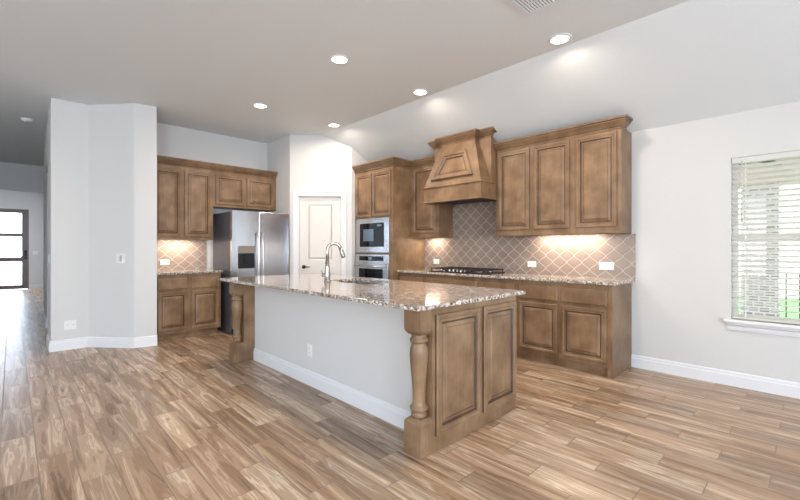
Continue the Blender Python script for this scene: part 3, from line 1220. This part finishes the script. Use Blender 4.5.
# ---------------------------------------------------------------- wall plates
def outlet(frame, a, z, w_, h_, label, sockets, name='wall_outlet', cat='outlet', group=None, switch=False):
    o, u, v, n = [Vector(t) for t in frame]
    c = o + u * a + v * z
    e = thing(name, label, cat, tuple(c), group)

    def pl(mb, a0, a1, b0, b1, h0, h1):
        r = [(a0, b0), (a1, b0), (a1, b1), (a0, b1)]
        mb.loft([[tuple(c + u * x + v * y + n * h0) for x, y in r], [tuple(c + u * x + v * y + n * h1) for x, y in r]])
    mb = MB()
    pl(mb, -w_ / 2, w_ / 2, -h_ / 2, h_ / 2, .0005, .006)
    mb.build('plate', M['plate'], e, bevel=.002)
    hor = w_ > h_
    for i in range(sockets):
        if hor:
            x = (i - (sockets - 1) / 2) * (w_ * .42)
            y = 0
        else:
            x = 0
            y = (i - (sockets - 1) / 2) * (h_ * .36)
        mb = MB()
        if switch:
            pl(mb, x - .016, x + .016, -.033, .033, .006, .009)
            mb.build('rocker', M['plate'], e, bevel=.001)
        else:
            pl(mb, x - .017, x + .017, y - .015, y + .015, .006, .008)
            s = mb.build('socket', M['plate'], e)
            mb = MB()
            pl(mb, x - .008, x - .005, y - .005, y + .007, .0078, .0084)
            pl(mb, x + .005, x + .008, y - .005, y + .007, .0078, .0084)
            q_ = mb.build('slots', M['plate_dark'])
            q_.parent = s
            q_.location = (0, 0, 0)
    return e


FB = F_BACK(Y_W - .012)
outlet(FB, -4.076, 1.057, .115, .075, 'white wall outlet on the tiles left of the cooktop', 2)
outlet(FB, -2.482, 1.064, .115, .075, 'white wall outlet on the tiles right of the cooktop', 2)
outlet(FB, -1.593, 1.068, .155, .085, 'wide white wall outlet on the tiles near the window', 2)
outlet(F_POSX(X_F + .010), 1.63, 1.057, .12, .08, 'white wall outlet on the tiles beside the fridge', 2)
outlet(F_BACK(1.983), -3.24, .32, .075, .115, 'white outlet low on the white island panel', 2)
outlet(F_POSX(-6.47), .523, .305, .12, .115, 'white outlet low on the angled wall by the hall', 2)
# switch on the diagonal of the block
bd = Vector((C_[0] - B[0], C_[1] - B[1])).normalized()
Fd = ((B[0], B[1], 0), (bd.x, bd.y, 0), (0, 0, 1), (bd.y, -bd.x, 0))
outlet(Fd, .455, 1.135, .115, .115, 'white double light switch on the angled wall', 2, 'light_switch', 'switch', switch=True)
outlet(F_BACK(.34), -6.72, 1.13, .075, .115, 'white light switch round the corner in the hall', 1, 'light_switch', 'switch', switch=True)
outlet(F_POSX(X_HALL), .52, 1.12, .115, .115, 'white light switch beside the entrance door', 2, 'light_switch', 'switch', switch=True)

# ================================================================== fridge wall
BX = -6.10
bc = thing('base_cabinet', 'two-door wooden base cabinet left of the refrigerator', 'cabinet', ((X_F + BX) / 2, 1.79, 0))
MB().box(X_F + .002, BX, 1.362, 2.22, .10, BT0 - .001).build('carcass', M['wood'], bc)
MB().box(X_F + .02, BX - .06, 1.362, 2.20, 0, .10).build('toe_kick', M['wood'], bc)
for a, b in ((1.395, 1.772), (1.812, 2.19)):
    rp_door(bc, F_POSX(BX), a, b, ZD0, ZD1)
    slab_front(bc, F_POSX(BX), a, b, ZW0, ZW1)
counter('countertop', 'short granite worktop left of the refrigerator', [(X_F + .001, 1.362), (-6.06, 1.362), (-6.06, 2.245), (X_F + .001, 2.245)])
tag(MB().box(X_F + .0005, X_F + .010, 1.362, 2.215, BT1 + .001, 1.389).build('backsplash', M['tile_left']), 'taupe lantern tile backsplash beside the refrigerator', 'backsplash')
UX = -6.37
uc = thing('wall_cabinet', 'tall two-door wall cabinet above the short granite worktop', 'cabinet', ((X_F + UX) / 2, 1.78, 1.39))
mb = MB()
rc = lambda i, z: [(X_F + .002 + i * .05, 1.362 + i, z), (UX - i * 1.3, 1.362 + i, z), (UX - i * 1.3, 2.2045 - i, z), (X_F + .002 + i * .05, 2.2045 - i, z)]
mb.loft([rc(0, 2.46), rc(0, 1.39), rc(.015, 1.39), rc(.015, 1.42)])
mb.build('carcass', M['wood'], uc)
for a, b in ((1.385, 1.765), (1.80, 2.175)):
    rp_door(uc, F_POSX(UX), a, b, 1.43, 2.40)
uc = thing('wall_cabinet', 'low two-door wall cabinet above the refrigerator', 'cabinet', ((X_F + UX) / 2, 2.72, 1.9))
MB().box(X_F + .002, UX, 2.2055, 3.233, 1.905, 2.46).build('carcass', M['wood'], uc)
for a, b in ((2.24, 2.695), (2.725, 3.19)):
    rp_door(uc, F_POSX(UX), a, b, 1.94, 2.40)
crown([(UX, 1.362), (UX, 3.233)], 2.445, 'stained crown moulding above the refrigerator wall cabinets')

# refrigerator
FX, FY0, FY1, FZ = -5.85, 2.290, 3.195, 1.815
fr = thing('refrigerator', 'stainless side-by-side refrigerator with ice dispenser', 'refrigerator', (-6.24, (FY0 + FY1) / 2, 0))
MB().box(-6.63, FX - .075, FY0 + .005, FY1 - .005, .015, FZ - .01).build('body', M['dark_side'], fr, bevel=.004)
MB().box(FX - .074, FX - .03, FY0 + .02, FY1 - .02, .015, .085).build('base_grille', M['black'], fr)
ym = 2.693
# left door with dispenser recess
dy0, dy1, dz0, dz1 = 2.374, 2.625, .965, 1.30
mb = MB()
for a, b, c, d_ in ((FY0, dy0, .09, FZ), (dy1, ym - .003, .09, FZ), (dy0, dy1, .09, dz0), (dy0, dy1, dz1, FZ)):
    mb.box(FX - .07, FX, a, b, c, d_)
mb.box(FX - .07, FX - .06, dy0, dy1, dz0, dz1)
ld = mb.build('freezer_door', M['fridge'], fr)
rd = MB().box(FX - .07, FX, ym + .003, FY1, .09, FZ).build('fridge_door', M['fridge'], fr, bevel=.006)
mb = MB()
mb.box(FX - .058, FX - .050, dy0 + .001, dy1 - .001, dz0 + .001, 1.19)
mb.box(FX - .05, FX - .001, dy0 + .001, dy0 + .012, dz0 + .001, 1.19)
mb.box(FX - .05, FX - .001, dy1 - .012, dy1 - .001, dz0 + .001, 1.19)
mb.box(FX - .05, FX + .006, dy0 + .001, dy1 - .001, dz0 + .001, dz0 + .014)
mb.box(FX - .045, FX - .02, 2.48, 2.52, 1.04, 1.19)
dp = mb.build('dispenser', M['black'], fr)
sub(dp, MB().box(FX - .058, FX + .003, dy0 + .001, dy1 - .001, 1.191, dz1 - .001).build('dispenser_panel', M['panel_grey']))
for yy in (ym - .038, ym + .038):
    mb = MB()
    pts = []
    for i in range(13):
        t = i / 12.0
        zz = .55 + .95 * t
        off = .050 + .018 * math.sin(math.pi * t)
        pts.append((FX + off, yy, zz))
    mb.tube([(FX, yy, .56)] + pts + [(FX, yy, 1.49)], [.013] + [.013] * 13 + [.013], 12)
    mb.build('door_handle', M['chrome'], fr)
for y in (FY0 + .06, FY1 - .06):
    for x in (-5.96, -6.58):
        MB().lathe(x, y, [(.02, 0), (.02, .014)], 12).build('foot', M['black'], fr)

# ================================================================== island
IX0, IX1 = -4.56, -1.632
IY0, IY1 = 1.753, 2.862
KW = 1.983
isl = thing('kitchen_island', 'long kitchen island with white panel and turned wooden corner posts', 'kitchen island', ((IX0 + IX1) / 2, 2.3, 0))
MB().box(-4.415, -1.775, KW, KW + .09, 0, CT0 - .001).build('knee_wall', M['wall'], isl)
mb = MB()
mb.sweep_h([(-4.415, KW), (-1.775, KW)], BBP)
mb.build('baseboard', M['trim'], isl)
# cabinets on the working side, with an open bay below the sink
mb = MB()
mb.box(-4.413, -3.72, KW + .092, IY1 - .02, .10, CT0 - .001)
mb.box(-2.86, IX1 - .02, KW + .092, IY1 - .02, .10, CT0 - .001)
mb.box(-3.72, -2.86, KW + .092, IY1 - .02, .10, .62)
mb.box(-3.72, -2.86, IY1 - .04, IY1 - .02, .62, CT0 - .001)
mb.box(-4.40, IX1 - .03, KW + .11, IY1 - .09, 0, .10)
mb.build('carcass', M['wood'], isl)
units = [(-4.39, -3.98), (-3.96, -3.55), (-3.53, -3.12), (-3.10, -2.69), (-2.67, -2.26), (-2.24, -1.68)]
for a, b in units:
    rp_door(isl, F_POSY(IY1 - .02), -b, -a, ZD0, ZD1)
    slab_front(isl, F_POSY(IY1 - .02), -b, -a, ZW0, ZW1)
# near end panel (faces +X)
mb = MB()
mb.box(IX1 - .02, IX1, IY0 + .1105, IY1, 0, CT0 - .001)
ep = mb.build('end_panel', M['wood'], isl)
rp_door(isl, F_POSX(IX1), 1.888, 2.362, .098, .852, 'end_door', 1.05)
rp_door(isl, F_POSX(IX1), 2.400, 2.842, .098, .852, 'end_door', 1.05)
MB().box(IX1 - .14, IX1 - .0205, IY0 + .112, KW + .088, 0, CT0 - .002).build('post_backing', M['wood'], isl)
# far end panel
MB().box(IX0, IX0 + .14, IY0 + .112, KW + .1, 0, CT0 - .002).build('post_backing', M['wood'], isl)
MB().box(IX0, IX0 + .02, KW + .1, IY1, 0, CT0 - .002).build('end_panel', M['wood'], isl)


def post(px0, px1):
    y0, y1 = IY0, IY0 + .11
    cx, cy = (px0 + px1) / 2, IY0 + .062
    h_ = (px1 - px0) / 2
    mb = MB()

    def sq(s, z, sy=None):
        # s = inset
        return [(px0 + s, y0 + s, z), (px1 - s, y0 + s, z), (px1 - s, y1, z), (px0 + s, y1, z)]
    mb.loft([sq(0, 0), sq(0, .195), sq(.006, .207), sq(.022, .222)])
    o = mb.build('post_base', M['wood'], isl)
    mb = MB()
    mb.loft([sq(.020, .735), sq(.014, .742), sq(.003, .757), sq(0, .770), sq(0, CT0 - .001)])
    mb.build('post_block', M['wood'], isl)
    pr = [(.040, .220), (.048, .232), (.050, .243), (.045, .252), (.046, .262), (.056, .272), (.058, .280), (.054, .290), (.044, .297), (.040, .32), (.041, .38), (.045, .45), (.051, .52),
          (.056, .57), (.058, .61), (.056, .645), (.048, .668), (.043, .678), (.046, .684), (.056, .690), (.059, .698), (.056, .708), (.048, .714), (.046, .724), (.052, .736)]
    mb = MB()
    mb.lathe(cx, cy, pr, 32)
    mb.build('turned_shaft', M['wood'], isl)
    return o


post(IX1 - .138, IX1)
post(IX0, IX0 + .138)

# island countertop with sink cut-out
SX0, SX1, SY0, SY1 = -3.62, -2.96, 2.40, 2.80
CX0, CX1, CY0, CY1 = -4.75, -1.615, 1.715, 2.985
mb = MB()
bm = mb.bm
outer = [(CX0, CY0), (CX1, CY0), (CX1, CY1), (CX0, CY1)]
inner = [(SX0, SY0), (SX1, SY0), (SX1, SY1), (SX0, SY1)]
V = {}
for lab, pl_ in (('o', outer), ('i', inner)):
    for i, (x, y) in enumerate(pl_):
        for zi, z in enumerate((CT0, CT1)):
            V[lab, i, zi] = bm.verts.new((x, y, z))
for i in range(4):
    j = (i + 1) % 4
    bm.faces.new((V['o', i, 1], V['o', j, 1], V['i', j, 1], V['i', i, 1]))
    bm.faces.new((V['o', i, 0], V['i', i, 0], V['i', j, 0], V['o', j, 0]))
    bm.faces.new((V['o', i, 0], V['o', j, 0], V['o', j, 1], V['o', i, 1]))
    bm.faces.new((V['i', i, 0], V['i', i, 1], V['i', j, 1], V['i', j, 0]))
tag(mb.build('countertop', M['granite'], bevel=.006), 'long glossy granite worktop on the kitchen island', 'countertop')

sk = thing('kitchen_sink', 'stainless undermount sink set into the island worktop', 'sink', ((SX0 + SX1) / 2, (SY0 + SY1) / 2, .68))
mb = MB()
e = .012
z1 = CT0 - .001


def rr(x0, x1, y0, y1, z, r=.04, n=5):
    pts = []
    for cx, cy, a0 in ((x1 - r, y1 - r, 0), (x0 + r, y1 - r, 90), (x0 + r, y0 + r, 180), (x1 - r, y0 + r, 270)):
        for k_ in range(n):
            a = math.radians(a0 + 90 * k_ / (n - 1))
            pts.append((cx + r * math.cos(a), cy + r * math.sin(a), z))
    return pts


mb.loft([rr(SX0 - .02, SX1 + .02, SY0 - .02, SY1 + .02, z1 - .003), rr(SX0 - .02, SX1 + .02, SY0 - .02, SY1 + .02, z1), rr(SX0 + .002, SX1 - .002, SY0 + .002, SY1 - .002, z1),
         rr(SX0 + .004, SX1 - .004, SY0 + .004, SY1 - .004, .70), rr(SX0 + .03, SX1 - .03, SY0 + .03, SY1 - .03, .682)], cap0=False, smooth=False)
mb.build('basin', M['steel'], sk)
MB().lathe(-3.29, 2.6, [(.045, .683), (.045, .687), (.03, .6875), (.02, .684)], 20).build('drain', M['chrome'], sk)

fc = thing('faucet', 'brushed pull-down gooseneck faucet beside the island sink', 'faucet', (-3.43, 2.30, CT1))
fx, fy = -3.43, 2.30
MB().lathe(fx, fy, [(.034, CT1 + .0005), (.034, CT1 + .008), (.029, CT1 + .012), (.027, CT1 + .08), (.023, CT1 + .15), (.018, CT1 + .22)], 20).build('faucet_body', M['chrome'], fc)
dirv = Vector((.42, .91, 0)).normalized()
pts = [Vector((fx, fy, CT1 + .19)), Vector((fx, fy, CT1 + .30))]
R_ = .068
for i in range(1, 12):
    a = math.pi - math.pi * 0.93 * i / 11
    pts.append(Vector((fx, fy, CT1 + .325)) + dirv * (R_ + R_ * math.cos(a)) + Vector((0, 0, R_ * math.sin(a))))
MB().tube(pts, .0165, 14).build('gooseneck', M['chrome'], fc)
e0 = pts[-1]
dd = (pts[-1] - pts[-2]).normalized()
MB().tube([e0, e0 + dd * .03, e0 + dd * .085, e0 + dd * .10], [.018, .021, .023, .019], 14).build('spray_head', M['chrome'], fc)
mb = MB()
lv = Vector((-.696, -.7176, 0))
lc = Vector((fx, fy, CT1 + .07))
mb.tube([lc, lc + lv * .055], .017, 14)
mb.tube([lc + lv * .045 + Vector((0, 0, .005)), lc + lv * .06 + Vector((0, 0, .05))], [.007, .006], 10)
mb.build('lever', M['chrome'], fc)

# ================================================================== ceiling fittings
lights = [(-3.212, 2.295, 'recessed downlight over the middle of the island'),
          (-4.970, 2.305, 'recessed downlight in front of the refrigerator'),
          (-4.985, 3.462, 'recessed downlight in front of the pantry door'),
          (-3.222, 3.462, 'recessed downlight in front of the range hood'),
          (-1.548, 3.465, 'recessed downlight nearest the air vent'),
          (-1.548, 2.300, 'recessed downlight above the near end of the island')]
for i, (x, y, lab) in enumerate(lights):
    dl = thing('ceiling_downlight', lab, 'ceiling light', (x, y, H_C), 'recessed downlights in the kitchen ceiling')
    mb = MB()
    seg = 32
    prof_ = [(.100, H_C - .0005), (.100, H_C - .004), (.092, H_C - .009), (.076, H_C - .009), (.074, H_C - .0005)]
    rings = []
    for j in range(seg):
        a = 2 * math.pi * j / seg
        rings.append([(x + r * math.cos(a), y + r * math.sin(a), z) for r, z in prof_])
    rings.append(rings[0])
    mb.loft(rings, cap0=False, cap1=False, smooth=True)
    mb.build('trim_ring', M['trim'], dl)
    MB().lathe(x, y, [(.073, H_C - .001), (.073, H_C - .006), (.04, H_C - .0075), (.01, H_C - .008)], 28).build('lens', M['lamp'], dl)
    L = area('downlight_lamp', (x, y, H_C - .012), (0, 0, 0), .14, .14, DOWN_W, WARM, 'DISK')
    L.data.spread = math.radians(170)

sd = thing('smoke_detector', 'round white smoke detector on the hall ceiling', 'smoke detector', (-7.81, .155, H_C))
MB().lathe(-7.81, .155, [(.068, H_C - .0005), (.068, H_C - .012), (.060, H_C - .03), (.035, H_C - .04), (.01, H_C - .041)], 28).build('housing', M['plate'], sd)
MB().lathe(-7.81, .155, [(.012, H_C - .0412), (.010, H_C - .044)], 12).build('test_button', M['plate_dark'], sd)

# air vent
vt = thing('air_vent', 'white louvred air vent in the ceiling', 'vent', (-1.43, 2.75, H_C))
vx0, vx1, vy0, vy1 = -1.585, -1.28, 2.50, 2.93
mb = MB()
z0, z1 = H_C - .010, H_C - .0005
fw = .032
mb.box(vx0, vx1, vy0, vy0 + fw, z0, z1)
mb.box(vx0, vx1, vy1 - fw, vy1, z0, z1)
mb.box(vx0, vx0 + fw, vy0 + fw, vy1 - fw, z0, z1)
mb.box(vx1 - fw, vx1, vy0 + fw, vy1 - fw, z0, z1)
mb.box(vx0 + fw, vx1 - fw, 2.790, 2.797, z0 + .001, z1)
mb.build('vent_frame', M['trim'], vt, bevel=.002)
MB().box(vx0 + fw, vx1 - fw, vy0 + fw, vy1 - fw, H_C - .0025, H_C - .0006).build('duct_backing', M['vent_dark'], vt)
mb = MB()
x = vx0 + fw + .012
while x < vx1 - fw - .008:
    for a, b in ((vy0 + fw, 2.790), (2.797, vy1 - fw)):
        r = [(x - .004, H_C - .012), (x + .006, H_C - .005), (x + .0068, H_C - .0035), (x - .0045, H_C - .0105)]
        mb.loft([[(p, a, q_) for p, q_ in r], [(p, b, q_) for p, q_ in r]])
    x += .0225
mb.build('louvres', M['trim'], vt)


# under-cabinet lights
def under(loc, sx, sy, label, energy):
    u = thing('under_cabinet_light', label, 'light', loc, 'under-cabinet lights')
    x, y, z = loc
    MB().box(x - sx / 2, x + sx / 2, y - sy / 2, y + sy / 2, z - .014, z - .0005).build('housing', M['plate'], u)
    MB().box(x - sx / 2 + .01, x + sx / 2 - .01, y - sy / 2 + .006, y + sy / 2 - .006, z - .017, z - .0145).build('diffuser', M['strip'], u)
    area('under_cabinet_lamp', (x, y, z - .022), (0, 0, 0), sx * .9, sy * .7, energy * max(sx, sy) / .6, WARM)


fl = thing('ceiling_downlight', 'added unseen fill light in the foyer behind the hall header', 'ceiling light', (-14.6, -.3, H_C))  # unseen fitting and lamp added to brighten the foyer walls
MB().lathe(-14.6, -.3, [(.10, H_C - .0005), (.10, H_C - .008), (.075, H_C - .009)], 24).build('trim_ring', M['trim'], fl)  # ring of the added foyer fill light
MB().lathe(-14.6, -.3, [(.073, H_C - .0095), (.04, H_C - .012), (.01, H_C - .0125)], 24).build('lens', M['lamp'], fl)  # lens of the added foyer fill light
area('foyer_fill_lamp', (-14.6, -.3, H_C - .02), (0, 0, 0), .16, .16, 25, (1, .88, .8), 'DISK')
under((-2.00, 4.64, 1.45), .80, .05, 'slim light under the cabinets right of the hood', UNDER_W)
under((-4.06, 4.64, 1.45), .30, .05, 'slim light under the cabinet left of the hood', UNDER_W)
under((-6.54, 1.78, 1.42), .05, .60, 'slim light under the cabinet left of the refrigerator', UNDER_W)
